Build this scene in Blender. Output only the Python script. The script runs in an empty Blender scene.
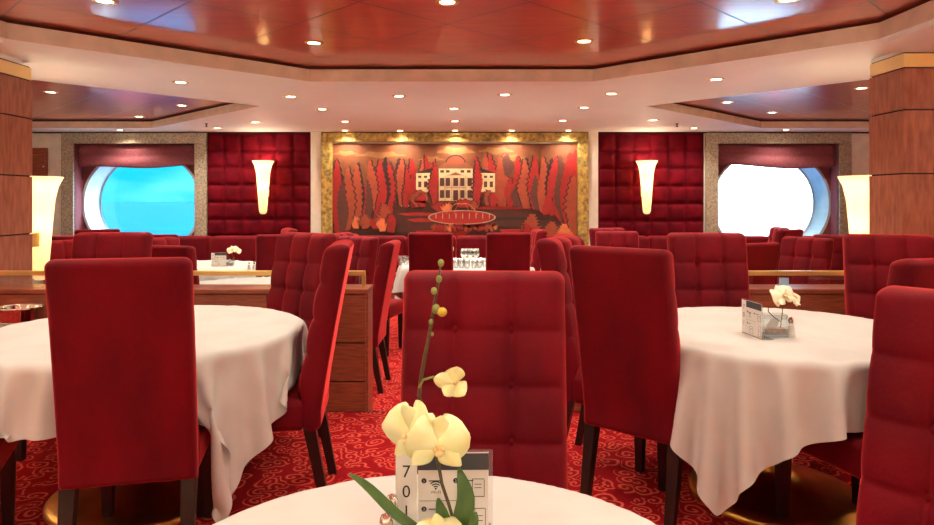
import bpy, bmesh, math, random
import numpy as np
from mathutils import Vector, Matrix
PI = math.pi
S = bpy.context.scene
C = S.collection
R0 = random.Random(7)

# ------------------------------------------------------------------ camera
H = 1.32
FPX = 675.0
cd = bpy.data.cameras.new('camera'); cam = bpy.data.objects.new('camera', cd); C.objects.link(cam)
cam.location = (0, 0, H); cam.rotation_euler = (PI/2, 0, 0)
cd.sensor_width = 36; cd.lens = FPX/934*36; cd.shift_y = -62.5/934; cd.clip_start = .05; cd.clip_end = 6000
S.camera = cam
S.view_settings.view_transform = 'Standard'; S.view_settings.look = 'None'
S.view_settings.gamma = 1; S.view_settings.exposure = 1.2; S.view_settings.use_curve_mapping = False
def at(px, py, d): return Vector(((px-467)/FPX*d, d, H+(200-py)/FPX*d))

# ------------------------------------------------------------------ sky
W = bpy.data.worlds.new('sky'); S.world = W; W.use_nodes = True
nt = W.node_tree; nt.nodes.clear()
def N(nt, t, **k):
    n = nt.nodes.new(t)
    for a, b in k.items(): setattr(n, a, b)
    return n
tc = N(nt, 'ShaderNodeTexCoord'); sp = N(nt, 'ShaderNodeSeparateXYZ'); nt.links.new(tc.outputs['Generated'], sp.inputs[0])
mr = N(nt, 'ShaderNodeMapRange', interpolation_type='SMOOTHSTEP'); mr.inputs[1].default_value = -.28; mr.inputs[2].default_value = .33
nt.links.new(sp.outputs[0], mr.inputs[0])
nz = N(nt, 'ShaderNodeTexNoise'); nz.inputs['Scale'].default_value = 5; nz.inputs['Detail'].default_value = 5
mp = N(nt, 'ShaderNodeMapping'); mp.inputs['Scale'].default_value = (1, 1, 4); nt.links.new(tc.outputs['Generated'], mp.inputs[0]); nt.links.new(mp.outputs[0], nz.inputs[0])
cl = N(nt, 'ShaderNodeMapRange'); cl.inputs[1].default_value = .4; cl.inputs[2].default_value = .7; nt.links.new(nz.outputs[0], cl.inputs[0])
m1 = N(nt, 'ShaderNodeMixRGB'); m1.inputs[1].default_value = (.004, .36, .58, 1); m1.inputs[2].default_value = (.12, .60, .76, 1); nt.links.new(cl.outputs[0], m1.inputs[0])
m2 = N(nt, 'ShaderNodeMixRGB'); m2.inputs[2].default_value = (4.6, 6.6, 8.0, 1); nt.links.new(mr.outputs[0], m2.inputs[0]); nt.links.new(m1.outputs[0], m2.inputs[1])
bg = N(nt, 'ShaderNodeBackground'); bg.inputs[1].default_value = 1.0; nt.links.new(m2.outputs[0], bg.inputs[0])
wo = N(nt, 'ShaderNodeOutputWorld'); nt.links.new(bg.outputs[0], wo.inputs[0])
for x in (-4.78, 4.475):                       # daylight portals in the two portholes
    l = bpy.data.lights.new('portal', 'AREA'); l.shape = 'RECTANGLE'; l.size = 1.75; l.size_y = 1.5; l.cycles.is_portal = True
    o = bpy.data.objects.new('portal', l); C.objects.link(o); o.location = (x, 10.36, 1.27); o.rotation_euler = (-PI/2, 0, 0)

SPOT_W = 26.0       # every downlight
WARM = (1, .90, .76)
UP_SEEN, UP_ADDED = 4.0, 25.0   # halogens in the rims of the trumpet lamps: the four in view, the unseen ones added for ceiling light

# ------------------------------------------------------------------ materials
def lin(c):
    return tuple(((v/255)/12.92 if v/255 <= .04045 else ((v/255+.055)/1.055)**2.4) for v in c)
MATS = {}
def mat(name, rgb, rough=.5, metal=0, rgb2=None, scale=8, stretch=(1, 1, 1), detail=4, bump=0, sheen=0, spec=.5, emit=0, ecol=None, alpha=None, coat=0, lo=.35, hi=.65, bscale=None, trans=0, sss=0):
    m = bpy.data.materials.new(name); m.use_nodes = True; t = m.node_tree
    b = t.nodes['Principled BSDF']
    c1 = lin(rgb)+(1,); b.inputs['Base Color'].default_value = c1
    b.inputs['Roughness'].default_value = rough; b.inputs['Metallic'].default_value = metal
    b.inputs['Specular IOR Level'].default_value = spec
    if sheen:
        b.inputs['Sheen Weight'].default_value = sheen; b.inputs['Sheen Roughness'].default_value = .35
        b.inputs['Sheen Tint'].default_value = (1, .08, .07, 1)
    if coat: b.inputs['Coat Weight'].default_value = coat; b.inputs['Coat Roughness'].default_value = .12
    if trans: b.inputs['Transmission Weight'].default_value = trans
    if sss: b.inputs['Subsurface Weight'].default_value = sss; b.inputs['Subsurface Radius'].default_value = (.01, .008, .004)
    tcn = N(t, 'ShaderNodeTexCoord'); mpn = N(t, 'ShaderNodeMapping'); mpn.inputs['Scale'].default_value = stretch
    t.links.new(tcn.outputs['Object'], mpn.inputs[0])
    n = N(t, 'ShaderNodeTexNoise'); n.inputs['Scale'].default_value = scale; n.inputs['Detail'].default_value = detail
    t.links.new(mpn.outputs[0], n.inputs[0])
    if rgb2 is None: rgb2 = tuple(v*.94 for v in rgb)
    r = N(t, 'ShaderNodeValToRGB'); r.color_ramp.elements[0].position = lo; r.color_ramp.elements[1].position = hi
    r.color_ramp.elements[0].color = c1; r.color_ramp.elements[1].color = lin(rgb2)+(1,)
    t.links.new(n.outputs[0], r.inputs[0]); t.links.new(r.outputs[0], b.inputs['Base Color'])
    if emit:
        b.inputs['Emission Color'].default_value = lin(ecol or rgb)+(1,); b.inputs['Emission Strength'].default_value = emit
    if bump:
        bn = N(t, 'ShaderNodeBump'); bn.inputs['Strength'].default_value = bump; bn.inputs['Distance'].default_value = .01
        if bscale:
            n2 = N(t, 'ShaderNodeTexNoise'); n2.inputs['Scale'].default_value = bscale; n2.inputs['Detail'].default_value = 3
            t.links.new(mpn.outputs[0], n2.inputs[0]); t.links.new(n2.outputs[0], bn.inputs['Height'])
        else: t.links.new(n.outputs[0], bn.inputs['Height'])
        t.links.new(bn.outputs[0], b.inputs['Normal'])
    MATS[name] = m
    return m
def glass(name, tint=(1, 1, 1), gl=.12, rough=.02):
    m = bpy.data.materials.new(name); m.use_nodes = True; t = m.node_tree; t.nodes.clear()
    a = N(t, 'ShaderNodeBsdfTransparent'); a.inputs[0].default_value = tint+(1,)
    g = N(t, 'ShaderNodeBsdfGlossy'); g.inputs['Roughness'].default_value = rough
    f = N(t, 'ShaderNodeLayerWeight'); f.inputs[0].default_value = .35
    mm = N(t, 'ShaderNodeMath', operation='MULTIPLY_ADD'); mm.inputs[1].default_value = .5; mm.inputs[2].default_value = gl
    t.links.new(f.outputs['Facing'], mm.inputs[0])
    x = N(t, 'ShaderNodeMixShader'); t.links.new(mm.outputs[0], x.inputs[0]); t.links.new(a.outputs[0], x.inputs[1]); t.links.new(g.outputs[0], x.inputs[2])
    o = N(t, 'ShaderNodeOutputMaterial'); t.links.new(x.outputs[0], o.inputs[0])
    return m

velvet = mat('red_velvet', (108, 2, 17), .75, rgb2=(84, 1, 13), scale=5, stretch=(1, 1, .5), detail=5, sheen=.85, spec=.15, bump=.12, bscale=160)
velvet_wall = mat('plum_velvet', (104, 3, 20), .8, rgb2=(80, 2, 16), scale=7, detail=4, sheen=.4, spec=.1)
legwood = mat('dark_wenge', (34, 18, 14), .35, rgb2=(22, 11, 9), scale=30, stretch=(1, 1, .08))
linen = mat('white_linen', (200, 198, 190), .8, rgb2=(194, 191, 182), scale=6, spec=.15, bump=.06, bscale=500)
wood = mat('cherry_wood', (158, 84, 56), .34, rgb2=(124, 62, 44), scale=9, stretch=(1, 1, 9), detail=6, spec=.4)
woodcol = mat('figured_wood', (176, 110, 84), .34, rgb2=(146, 84, 66), scale=7, stretch=(5, 5, 1), detail=7, spec=.4)
dark = mat('dark_gap', (26, 14, 12), .8)
brass = mat('brass', (236, 200, 122), .35, metal=.75, rgb2=(224, 184, 104), scale=5)
bronze = mat('polished_bronze', (228, 180, 92), .28, metal=1, rgb2=(196, 146, 70), scale=4)
chrome = mat('chrome', (225, 222, 215), .12, metal=1)
paint = mat('ceiling_paint', (244, 246, 242), .6, rgb2=(241, 242, 238), scale=2, spec=.3)
paint_f = mat('fascia_paint', (226, 208, 186), .6, spec=.3)
whitewall = mat('cream_panel', (232, 222, 205), .45)
white_gloss = mat('white_gloss', (196, 206, 212), .3)
fabric = mat('plum_fabric', (140, 72, 78), .85, rgb2=(122, 58, 66), scale=40)
marble = mat('gold_mosaic', (204, 170, 88), .35, rgb2=(124, 104, 60), scale=22, detail=8, bump=.3, metal=.35)
marble_w = mat('grey_mosaic', (186, 170, 142), .35, rgb2=(128, 116, 102), scale=40, detail=8, bump=.3, metal=.1)
glass_c = glass('clear_glass', (.96, .98, .98), .10)
glass_w = glass('window_glass', (.97, .99, 1.), .02)
goblet = glass('goblet_glass', (.93, .96, .97), .30, .06)
acrylic = glass('acrylic', (.94, .94, .94), .05)
black = mat('black_print', (22, 20, 22), .6)
greyprint = mat('grey_print', (62, 60, 64), .6)
paper = mat('white_paper', (226, 220, 210), .6)
def ceiling_panel(name, base, dk, ox, oy, sp):
    m = mat(name, base, .35, rgb2=dk, scale=3, stretch=(1, 6, 1), detail=6, spec=.6, coat=1); t = m.node_tree; b = t.nodes['Principled BSDF']
    rampout = b.inputs['Base Color'].links[0].from_socket; b.inputs['Coat IOR'].default_value = 2.15; b.inputs['Coat Roughness'].default_value = .12
    g = N(t, 'ShaderNodeNewGeometry'); s = N(t, 'ShaderNodeSeparateXYZ'); t.links.new(g.outputs['Position'], s.inputs[0])
    outs = []
    for sg, off in ((1, ox+oy), (-1, oy-ox)):
        a = N(t, 'ShaderNodeMath', operation='MULTIPLY_ADD'); a.inputs[1].default_value = sg; t.links.new(s.outputs[0], a.inputs[0]); t.links.new(s.outputs[1], a.inputs[2])
        d = N(t, 'ShaderNodeMath', operation='SUBTRACT'); d.inputs[1].default_value = off-sp/2; t.links.new(a.outputs[0], d.inputs[0])
        w = N(t, 'ShaderNodeMath', operation='PINGPONG'); w.inputs[1].default_value = sp/2; t.links.new(d.outputs[0], w.inputs[0])
        q = N(t, 'ShaderNodeMath', operation='GREATER_THAN'); q.inputs[1].default_value = sp/2-.008; t.links.new(w.outputs[0], q.inputs[0])
        outs.append(q)
    mx = N(t, 'ShaderNodeMath', operation='MAXIMUM'); t.links.new(outs[0].outputs[0], mx.inputs[0]); t.links.new(outs[1].outputs[0], mx.inputs[1])
    mc = N(t, 'ShaderNodeMixRGB'); mc.inputs[2].default_value = lin((48, 18, 14))+(1,)
    t.links.new(mx.outputs[0], mc.inputs[0]); t.links.new(rampout, mc.inputs[1]); t.links.new(mc.outputs[0], b.inputs['Base Color'])
    iv = N(t, 'ShaderNodeMath', operation='SUBTRACT'); iv.inputs[0].default_value = 1; t.links.new(mx.outputs[0], iv.inputs[1]); t.links.new(iv.outputs[0], b.inputs['Coat Weight'])
    return m
lacquer = ceiling_panel('red_lacquer_panels', (204, 98, 70), (190, 86, 60), -.125, 4.22, .945)

def carpet_mat():
    m = bpy.data.materials.new('red_scroll_carpet'); m.use_nodes = True; t = m.node_tree; b = t.nodes['Principled BSDF']
    b.inputs['Roughness'].default_value = .95; b.inputs['Specular IOR Level'].default_value = .1
    tcn = N(t, 'ShaderNodeTexCoord')
    nzz = N(t, 'ShaderNodeTexNoise'); nzz.inputs['Scale'].default_value = 5; t.links.new(tcn.outputs['Object'], nzz.inputs[0])
    wv = N(t, 'ShaderNodeVectorMath', operation='MULTIPLY_ADD'); wv.inputs[1].default_value = (.10, .10, 0)
    t.links.new(nzz.outputs['Color'], wv.inputs[0]); t.links.new(tcn.outputs['Object'], wv.inputs[2])
    masks = []
    for sc, kk, arms, off in ((9.5, 190, 1, 0), (13, 230, -1, 3.3)):
        mp_ = N(t, 'ShaderNodeMapping'); mp_.inputs['Location'].default_value = (off, off*.7, 0); t.links.new(wv.outputs[0], mp_.inputs[0])
        v = N(t, 'ShaderNodeTexVoronoi', voronoi_dimensions='2D'); v.inputs['Scale'].default_value = sc; t.links.new(mp_.outputs[0], v.inputs['Vector'])
        sb = N(t, 'ShaderNodeVectorMath', operation='SUBTRACT'); t.links.new(mp_.outputs[0], sb.inputs[0])
        t.links.new(v.outputs['Position'], sb.inputs[1]); sz_ = N(t, 'ShaderNodeVectorMath', operation='MULTIPLY'); sz_.inputs[1].default_value = (1, 1, 0); t.links.new(sb.outputs[0], sz_.inputs[0]); sb = sz_
        s = N(t, 'ShaderNodeSeparateXYZ'); t.links.new(sb.outputs[0], s.inputs[0])
        an = N(t, 'ShaderNodeMath', operation='ARCTAN2'); t.links.new(s.outputs[1], an.inputs[0]); t.links.new(s.outputs[0], an.inputs[1])
        ln = N(t, 'ShaderNodeVectorMath', operation='LENGTH'); t.links.new(sb.outputs[0], ln.inputs[0])
        ph = N(t, 'ShaderNodeMath', operation='MULTIPLY'); ph.inputs[1].default_value = kk; t.links.new(ln.outputs['Value'], ph.inputs[0])
        ad = N(t, 'ShaderNodeMath', operation='MULTIPLY_ADD'); ad.inputs[1].default_value = arms; t.links.new(an.outputs[0], ad.inputs[0]); t.links.new(ph.outputs[0], ad.inputs[2])
        si = N(t, 'ShaderNodeMath', operation='SINE'); t.links.new(ad.outputs[0], si.inputs[0])
        gt = N(t, 'ShaderNodeMapRange'); gt.inputs[1].default_value = .25; gt.inputs[2].default_value = .5; t.links.new(si.outputs[0], gt.inputs[0])
        lt = N(t, 'ShaderNodeMath', operation='LESS_THAN'); lt.inputs[1].default_value = .55/sc; t.links.new(ln.outputs['Value'], lt.inputs[0])
        ml = N(t, 'ShaderNodeMath', operation='MULTIPLY'); t.links.new(gt.outputs[0], ml.inputs[0]); t.links.new(lt.outputs[0], ml.inputs[1])
        masks.append(ml)
    sel = N(t, 'ShaderNodeTexNoise'); sel.inputs['Scale'].default_value = 4.5; t.links.new(tcn.outputs['Object'], sel.inputs[0])
    sg = N(t, 'ShaderNodeMath', operation='GREATER_THAN'); sg.inputs[1].default_value = .5; t.links.new(sel.outputs[0], sg.inputs[0])
    mxf = N(t, 'ShaderNodeMixRGB'); t.links.new(sg.outputs[0], mxf.inputs[0]); t.links.new(masks[0].outputs[0], mxf.inputs[1]); t.links.new(masks[1].outputs[0], mxf.inputs[2])
    mc = N(t, 'ShaderNodeMixRGB'); mc.inputs[1].default_value = lin((150, 14, 22))+(1,); mc.inputs[2].default_value = lin((214, 84, 66))+(1,)
    t.links.new(mxf.outputs[0], mc.inputs[0]); t.links.new(mc.outputs[0], b.inputs['Base Color'])
    return m
carpet = carpet_mat()

# ------------------------------------------------------------------ mesh helpers
class MB:
    def __init__(s): s.v = []; s.f = []; s.m = []; s.mi = 0
    def add(s, vs, fs):
        o = len(s.v); s.v += [tuple(x) for x in vs]
        for f in fs: s.f.append([i+o for i in f]); s.m.append(s.mi)
        return s
    def box(s, x0, x1, y0, y1, z0, z1):
        vs = [(x0, y0, z0), (x1, y0, z0), (x1, y1, z0), (x0, y1, z0), (x0, y0, z1), (x1, y0, z1), (x1, y1, z1), (x0, y1, z1)]
        return s.add(vs, [(0, 3, 2, 1), (4, 5, 6, 7), (0, 1, 5, 4), (1, 2, 6, 5), (2, 3, 7, 6), (3, 0, 4, 7)])
    def hexa(s, a, b):
        return s.add(list(a)+list(b), [(3, 2, 1, 0), (4, 5, 6, 7), (0, 1, 5, 4), (1, 2, 6, 5), (2, 3, 7, 6), (3, 0, 4, 7)])
    def lathe(s, prof, n=24, c=(0, 0, 0), cap=False):
        vs = []; fs = []
        for r, z in prof:
            for k in range(n):
                a = 2*PI*k/n; vs.append((c[0]+r*math.cos(a), c[1]+r*math.sin(a), c[2]+z))
        for i in range(len(prof)-1):
            for k in range(n):
                k2 = (k+1) % n; fs.append((i*n+k, i*n+k2, (i+1)*n+k2, (i+1)*n+k))
        if cap:
            fs.append(tuple(range(n))[::-1]); fs.append(tuple((len(prof)-1)*n+k for k in range(n)))
        return s.add(vs, fs)
    def tube(s, pts, r, n=8):
        pts = [Vector(p) for p in pts]; rs = r if isinstance(r, (list, tuple)) else [r]*len(pts)
        vs = []; fs = []
        up = Vector((.3, .2, 1)).normalized(); prev = None
        for i, p in enumerate(pts):
            t = (pts[min(i+1, len(pts)-1)]-pts[max(i-1, 0)]).normalized()
            a = (up-t*up.dot(t)) if prev is None else (prev-t*prev.dot(t))
            if a.length < 1e-4: a = t.orthogonal()
            a.normalize(); prev = a; b = t.cross(a)
            for k in range(n):
                q = 2*PI*k/n; vs.append(p+(a*math.cos(q)+b*math.sin(q))*rs[i])
        for i in range(len(pts)-1):
            for k in range(n):
                k2 = (k+1) % n; fs.append((i*n+k, i*n+k2, (i+1)*n+k2, (i+1)*n+k))
        fs.append(tuple(range(n))[::-1]); fs.append(tuple((len(pts)-1)*n+k for k in range(n)))
        return s.add(vs, fs)
    def ball(s, c, r, n=12, sc=(1, 1, 1)):
        prof = [(max(1e-4, math.sin(PI*i/8)), -math.cos(PI*i/8)) for i in range(9)]
        vs = []; fs = []
        for a, z in prof:
            for k in range(n):
                q = 2*PI*k/n; vs.append((c[0]+r*sc[0]*a*math.cos(q), c[1]+r*sc[1]*a*math.sin(q), c[2]+r*sc[2]*z))
        for i in range(8):
            for k in range(n):
                k2 = (k+1) % n; fs.append((i*n+k, i*n+k2, (i+1)*n+k2, (i+1)*n+k))
        return s.add(vs, fs)
    def prism(s, poly, d0, d1, f):
        """poly of 2D points, f(u,v,d) -> point; extruded d0..d1"""
        n = len(poly)
        vs = [f(u, v, d0) for u, v in poly]+[f(u, v, d1) for u, v in poly]
        fs = [tuple(range(n)), tuple(range(n, 2*n))[::-1]]+[(i, i+n, (i+1) % n+n, (i+1) % n) for i in range(n)]
        return s.add(vs, fs)
def obj(name, mb, m, parent=None, smooth=False, bevel=0, seg=2, sub=0, merge=False):
    me = bpy.data.meshes.new(name); me.from_pydata([tuple(v) for v in mb.v], [], mb.f)
    ms = m if isinstance(m, (list, tuple)) else [m]
    for q in ms: me.materials.append(q)
    if len(ms) > 1:
        for p, i in zip(me.polygons, mb.m): p.material_index = i
    b = bmesh.new(); b.from_mesh(me)
    if merge: bmesh.ops.remove_doubles(b, verts=b.verts, dist=1e-5)
    bmesh.ops.recalc_face_normals(b, faces=b.faces)
    if bevel:
        bmesh.ops.bevel(b, geom=[e for e in b.edges if e.calc_face_angle(0) > .5], offset=bevel, segments=seg, affect='EDGES', profile=.5, clamp_overlap=True)
    b.to_mesh(me); b.free()
    if smooth:
        for p in me.polygons: p.use_smooth = True
    o = bpy.data.objects.new(name, me); C.objects.link(o)
    if parent: o.parent = parent
    if sub:
        md = o.modifiers.new('sub', 'SUBSURF'); md.levels = sub; md.render_levels = sub
    return o
def tag(o, label, cat, group=None, kind=None):
    o['label'] = label; o['category'] = cat
    if group: o['group'] = group
    if kind: o['kind'] = kind
    return o
def thing(name, label, cat, loc=(0, 0, 0), rz=0, group=None):
    o = bpy.data.objects.new(name, None); C.objects.link(o); o.location = loc; o.rotation_euler = (0, 0, rz); o.empty_display_size = .1
    return tag(o, label, cat, group)
def struct(o, label=None):
    o['kind'] = 'structure'
    if label: o['label'] = label
    return o
def dup(root, loc, rz, label, group=None, scale=(1, 1, 1)):
    r = root.copy(); C.objects.link(r); r.location = loc; r.rotation_euler = (0, 0, rz); r.scale = scale; r['label'] = label
    if group: r['group'] = group
    for ch in list(root.children):
        c = ch.copy(); C.objects.link(c); c.parent = r
        for g in list(ch.children):
            d = g.copy(); C.objects.link(d); d.parent = c
    return r
def fill_poly(outer, holes, z):
    b = bmesh.new(); es = []
    for loop in [outer]+holes:
        vs = [b.verts.new((x, y, z)) for x, y in loop]
        for i in range(len(vs)): es.append(b.edges.new((vs[i], vs[(i+1) % len(vs)])))
    bmesh.ops.triangle_fill(b, use_beauty=True, use_dissolve=False, edges=es)
    b.verts.index_update()
    mb = MB(); mb.add([v.co for v in b.verts], [[v.index for v in f.verts] for f in b.faces]); b.free(); return mb
def text_mb(body, size, f, extr=.0006, align='CENTER'):
    cu = bpy.data.curves.new('t', 'FONT'); cu.body = body; cu.size = size; cu.align_x = align; cu.extrude = 0; cu.resolution_u = 3
    o = bpy.data.objects.new('t', cu); C.objects.link(o)
    dg = bpy.context.evaluated_depsgraph_get(); me = bpy.data.meshes.new_from_object(o.evaluated_get(dg))
    mb = MB(); mb.add([f(v.co.x, v.co.y) for v in me.vertices], [list(p.vertices) for p in me.polygons])
    bpy.data.objects.remove(o); bpy.data.curves.remove(cu); bpy.data.meshes.remove(me)
    return mb

LOW = -.13          # the floor beyond the partitions is one step lower
YW = 9.73           # picture wall
XC = -.145          # room axis
YS = 4.2            # step edge
# ------------------------------------------------------------------ setting: floors and walls
struct(obj('floor', MB().box(-6.4, 6.2, -2.6, YS, -.25, 0), carpet))
struct(obj('floor_lower', MB().box(-6.4, 6.2, YS, YW+.1, -.25, LOW), carpet))
struct(obj('trim_1', MB().box(-.63, .64, YS-.012, YS+.012, -.05, .006), chrome))
ZT = 2.3
def wall_with_holes():
    outer = [(-6.4, -.25), (6.2, -.25), (6.2, 2.5), (-6.4, 2.5)]
    holes = [[(a, .5), (b, .5), (b, 2.13), (a, 2.13)] for a, b in ((-5.66, -3.93), (3.61, 5.34))]
    mb = fill_poly(outer, holes, 0); mb.v = [(x, YW, y) for x, y, z in mb.v]; return mb
struct(obj('wall_back', wall_with_holes(), whitewall))
struct(obj('wall_left', MB().box(-6.5, -6.4, -2.6, YW, -.25, 2.5), whitewall))
struct(obj('wall_right', MB().box(6.2, 6.3, -2.6, YW, -.25, 2.5), whitewall))
struct(obj('wall_front', MB().box(-6.4, 6.2, -2.7, -2.6, -.25, 2.5), whitewall))

# ceiling with three coffers
octo = [(1.04, 5.58), (-1.30, 5.58), (-2.80, 4.11), (-2.82, .6), (-1.3, -.9), (1.04, -.9), (2.53, .6), (2.51, 4.11)]
wl = [(-3.55, 5.5), (-2.16, 7.05), (-4.3, 9.2), (-6.1, 9.2), (-6.1, 5.5)]
wr = [(2*XC-x, y) for x, y in wl]
mb = fill_poly([(-6.4, -2.6), (6.2, -2.6), (6.2, YW), (-6.4, YW)], [octo, wl, wr], ZT)
struct(obj('ceiling', mb, paint))
def coffer(name, poly, h, m):
    n = len(poly); cx = sum(p[0] for p in poly)/n; cy = sum(p[1] for p in poly)/n
    big = [(cx+(x-cx)*1.03, cy+(y-cy)*1.03) for x, y in poly]
    mb = MB(); mb.mi = 0
    mb.add([(x, y, ZT) for x, y in poly]+[(x, y, ZT+h-.02) for x, y in poly], [(i, (i+1) % n, (i+1) % n+n, i+n) for i in range(n)])
    mb.mi = 1
    mb.add([(x, y, ZT+h-.02) for x, y in poly]+[(x, y, ZT+h-.02) for x, y in big]+[(x, y, ZT+h) for x, y in big], [(i, (i+1) % n, (i+1) % n+n, i+n) for i in range(n)]+[(i+n, (i+1) % n+n, (i+1) % n+2*n, i+2*n) for i in range(n)])
    o = struct(obj(name+'_fascia', mb, [paint_f, dark]))
    struct(obj(name, MB().add([(x, y, ZT+h) for x, y in big], [tuple(range(n))]), m))
coffer('ceiling_coffer', octo, .12, lacquer)
coffer('ceiling_coffer_left', wl, .11, lacquer)
coffer('ceiling_coffer_right', wr, .11, lacquer)
for nm, sg in (('ceiling_beam_right', 1), ('ceiling_beam_left', -1)):
    po = [(2.675, -2.6), (2.675, 4.10), (2.97, 4.36), (2.97, 4.72), (6.3, 4.72), (6.3, -2.6)]
    po = [(XC+sg*x, y) for x, y in po]
    struct(obj(nm, MB().prism(po, 2.27, ZT+.1, lambda u, v, d: (u, v, d)), paint))

# columns
band = mat('brass_band', (246, 214, 138), .3, rgb2=(236, 200, 120), scale=3, spec=.8, coat=.5)
def column(name, x0, x1, y0, y1):
    mb = MB(); mb.mi = 1; mb.box(x0+.012, x1-.012, y0+.012, y1-.012, -.13, 2.27)
    mb.mi = 0
    zs = [-.13, .26, .67, 1.08, 1.49, 1.90, 2.17]
    for a, b in zip(zs, zs[1:]): mb.box(x0, x1, y0, y1, a+.005, b-.005)
    mb.mi = 2; mb.box(x0+.004, x1-.004, y0+.004, y1-.004, 2.175, 2.262)
    return struct(obj(name, mb, [woodcol, dark, band]))
column('column', 2.80, 3.55, 4.33, 4.70)
column('column.001', -3.86, -3.11, 4.33, 4.83)

# ------------------------------------------------------------------ windows
def squircle(hw, hh, r, n=10):
    pts = []
    for cx, cz, a0 in ((hw-r, hh-r, 0), (-hw+r, hh-r, 90), (-hw+r, -hh+r, 180), (hw-r, -hh+r, 270)):
        for k in range(n+1):
            a = math.radians(a0+90*k/n); pts.append((cx+r*math.cos(a), cz+r*math.sin(a)))
    return pts
def window(i, xc):
    hw, z0, z1 = .866, .5, 2.13; zc = 1.27
    fr = MB()
    fo, f2 = 1.045, 2.285
    fr.box(xc-fo, xc+fo, YW-.05, YW+.001, z1, f2); fr.box(xc-fo, xc-hw, YW-.05, YW+.001, .3, z1); fr.box(xc+hw, xc+fo, YW-.05, YW+.001, .3, z1); fr.box(xc-hw, xc+hw, YW-.05, YW+.001, .3, z0)
    w = obj('window_%d' % i, fr, marble_w, bevel=.008); struct(w)
    # recess lining and fabric panel with the porthole cut in it
    sq = squircle(.845, .73, .715, 14)
    n = len(sq)
    li = MB()
    li.add([(xc+a, y, z) for y in (YW-.03, YW+.2) for a, z in ((-hw, z0), (hw, z0), (hw, z1), (-hw, z1))], [(0, 1, 5, 4), (1, 2, 6, 5), (2, 3, 7, 6), (3, 0, 4, 7)])
    pm = fill_poly([(-hw, z0-zc), (hw, z0-zc), (hw, z1-zc), (-hw, z1-zc)], [sq], 0)
    li.add([(xc+x, YW+.2, zc+y) for x, y, z in pm.v], pm.f)
    obj('lining', li, fabric, w)
    tu = MB()
    tu.add([(xc+x, YW+.19, zc+z) for x, z in sq]+[(xc+x, YW+.62, zc+z) for x, z in sq], [(k, (k+1) % n, (k+1) % n+n, k+n) for k in range(n)])
    sq2 = [(x*1.04, z*1.045) for x, z in sq]; sq3 = [(x*.965, z*.96) for x, z in sq]
    tu.add([(xc+x, YW+.185, zc+z) for x, z in sq]+[(xc+x, YW+.185, zc+z) for x, z in sq2], [(k, (k+1) % n, (k+1) % n+n, k+n) for k in range(n)])
    tu.add([(xc+x, YW+.60, zc+z) for x, z in sq3]+[(xc+x, YW+.60, zc+z) for x, z in sq], [(k, (k+1) % n, (k+1) % n+n, k+n) for k in range(n)])
    obj('porthole_ring', tu, white_gloss, w, smooth=False)
    obj('window_glass', MB().add([(xc+x, YW+.61, zc+z) for x, z in sq], [tuple(range(n))]), glass_w, w)
    # outer plating keeps daylight to the porthole only
    pl = fill_poly([(-1.2, -1.1), (1.2, -1.1), (1.2, 1.1), (-1.2, 1.1)], [sq], 0)
    obj('hull_plate', MB().add([(xc+x, YW+.63, zc+y) for x, y, z in pl.v], pl.f), white_gloss, w)
    bl = MB(); rows = 14; cols = 40
    vs = []
    for r in range(rows+1):
        for c in range(cols+1):
            u = c/cols; v = r/rows
            zb = 1.80+.035*(u-.5)*(1 if xc < 0 else -1)+.02*math.sin(u*PI*2+1)
            z = z1*(1-v)+zb*v
            y = YW+.07-.022*abs(math.sin(v*PI*2.0))-.014*v*math.sin(u*9+v*6)
            vs.append((xc-hw+.012+u*(2*hw-.024), y, z))
    k = cols+1
    bl.add(vs, [(r*k+c, r*k+c+1, (r+1)*k+c+1, (r+1)*k+c) for r in range(rows) for c in range(cols)])
    b = obj('roman_blind', bl, fabric, smooth=True)
    md = b.modifiers.new('thick', 'SOLIDIFY'); md.thickness = .006; md.offset = 1
    tag(b, 'plum roman blind drawn up at the %s' % ('blue porthole left of the picture' if xc < 0 else 'glaring white porthole right of the picture'), 'blind', 'roman blinds at the portholes')
window(1, -4.78); window(2, 4.475)
# sea
mb = MB().add([(-4000, 12, -14), (4000, 12, -14), (4000, 5500, -14), (-4000, 5500, -14)], [(0, 1, 2, 3)])
sea_m = mat('sea_water', (0, 88, 128), .25, rgb2=(0, 70, 112), scale=.05, bump=.9, bscale=.22, spec=.5)
sea = obj('sea', mb, sea_m); sea['kind'] = 'structure'

# wall trims and upholstered wall panels
def stile(x0, x1, i): struct(obj('trim_%d' % i, MB().box(x0, x1, YW-.04, YW, -.13, ZT), whitewall, bevel=.005))
stile(-2.245, -2.095, 2); stile(1.745, 1.885, 3)
struct(obj('trim_4', MB().box(-6.4, 6.2, YW-.012, YW, ZT-.02, ZT), dark))
def velvet_panel(x0, x1, label):
    nx, s = 6, (x1-x0)/6; nz = 9; g = 10
    xs = [x0+s*i/g for i in range(nx*g+1)]; zs = [2.28-s*i/g for i in range(nz*g+1)]
    vs = []
    for z in zs:
        for x in xs:
            u = ((x-x0)/s) % 1; v = ((2.28-z)/s) % 1
            a = min(u, 1-u)*s; b = min(v, 1-v)*s
            b_ = (1-math.exp(-a/.022))*(1-math.exp(-b/.022))
            vs.append((x, YW-.012-.05*b_, z))
    k = len(xs)
    mb = MB().add(vs, [(r*k+c, r*k+c+1, (r+1)*k+c+1, (r+1)*k+c) for r in range(len(zs)-1) for c in range(k-1)])
    mb.box(x0, x1, YW-.012, YW, zs[-1], 2.28)
    o = obj('wall_panel', mb, velvet_wall, smooth=True)
    tag(o, label, 'wall panel', 'padded velvet wall panels')
velvet_panel(-3.735, -2.25, 'plum velvet wall panel of padded squares between blue porthole and picture')
velvet_panel(1.89, 3.405, 'plum velvet wall panel of padded squares between picture and white porthole')
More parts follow.
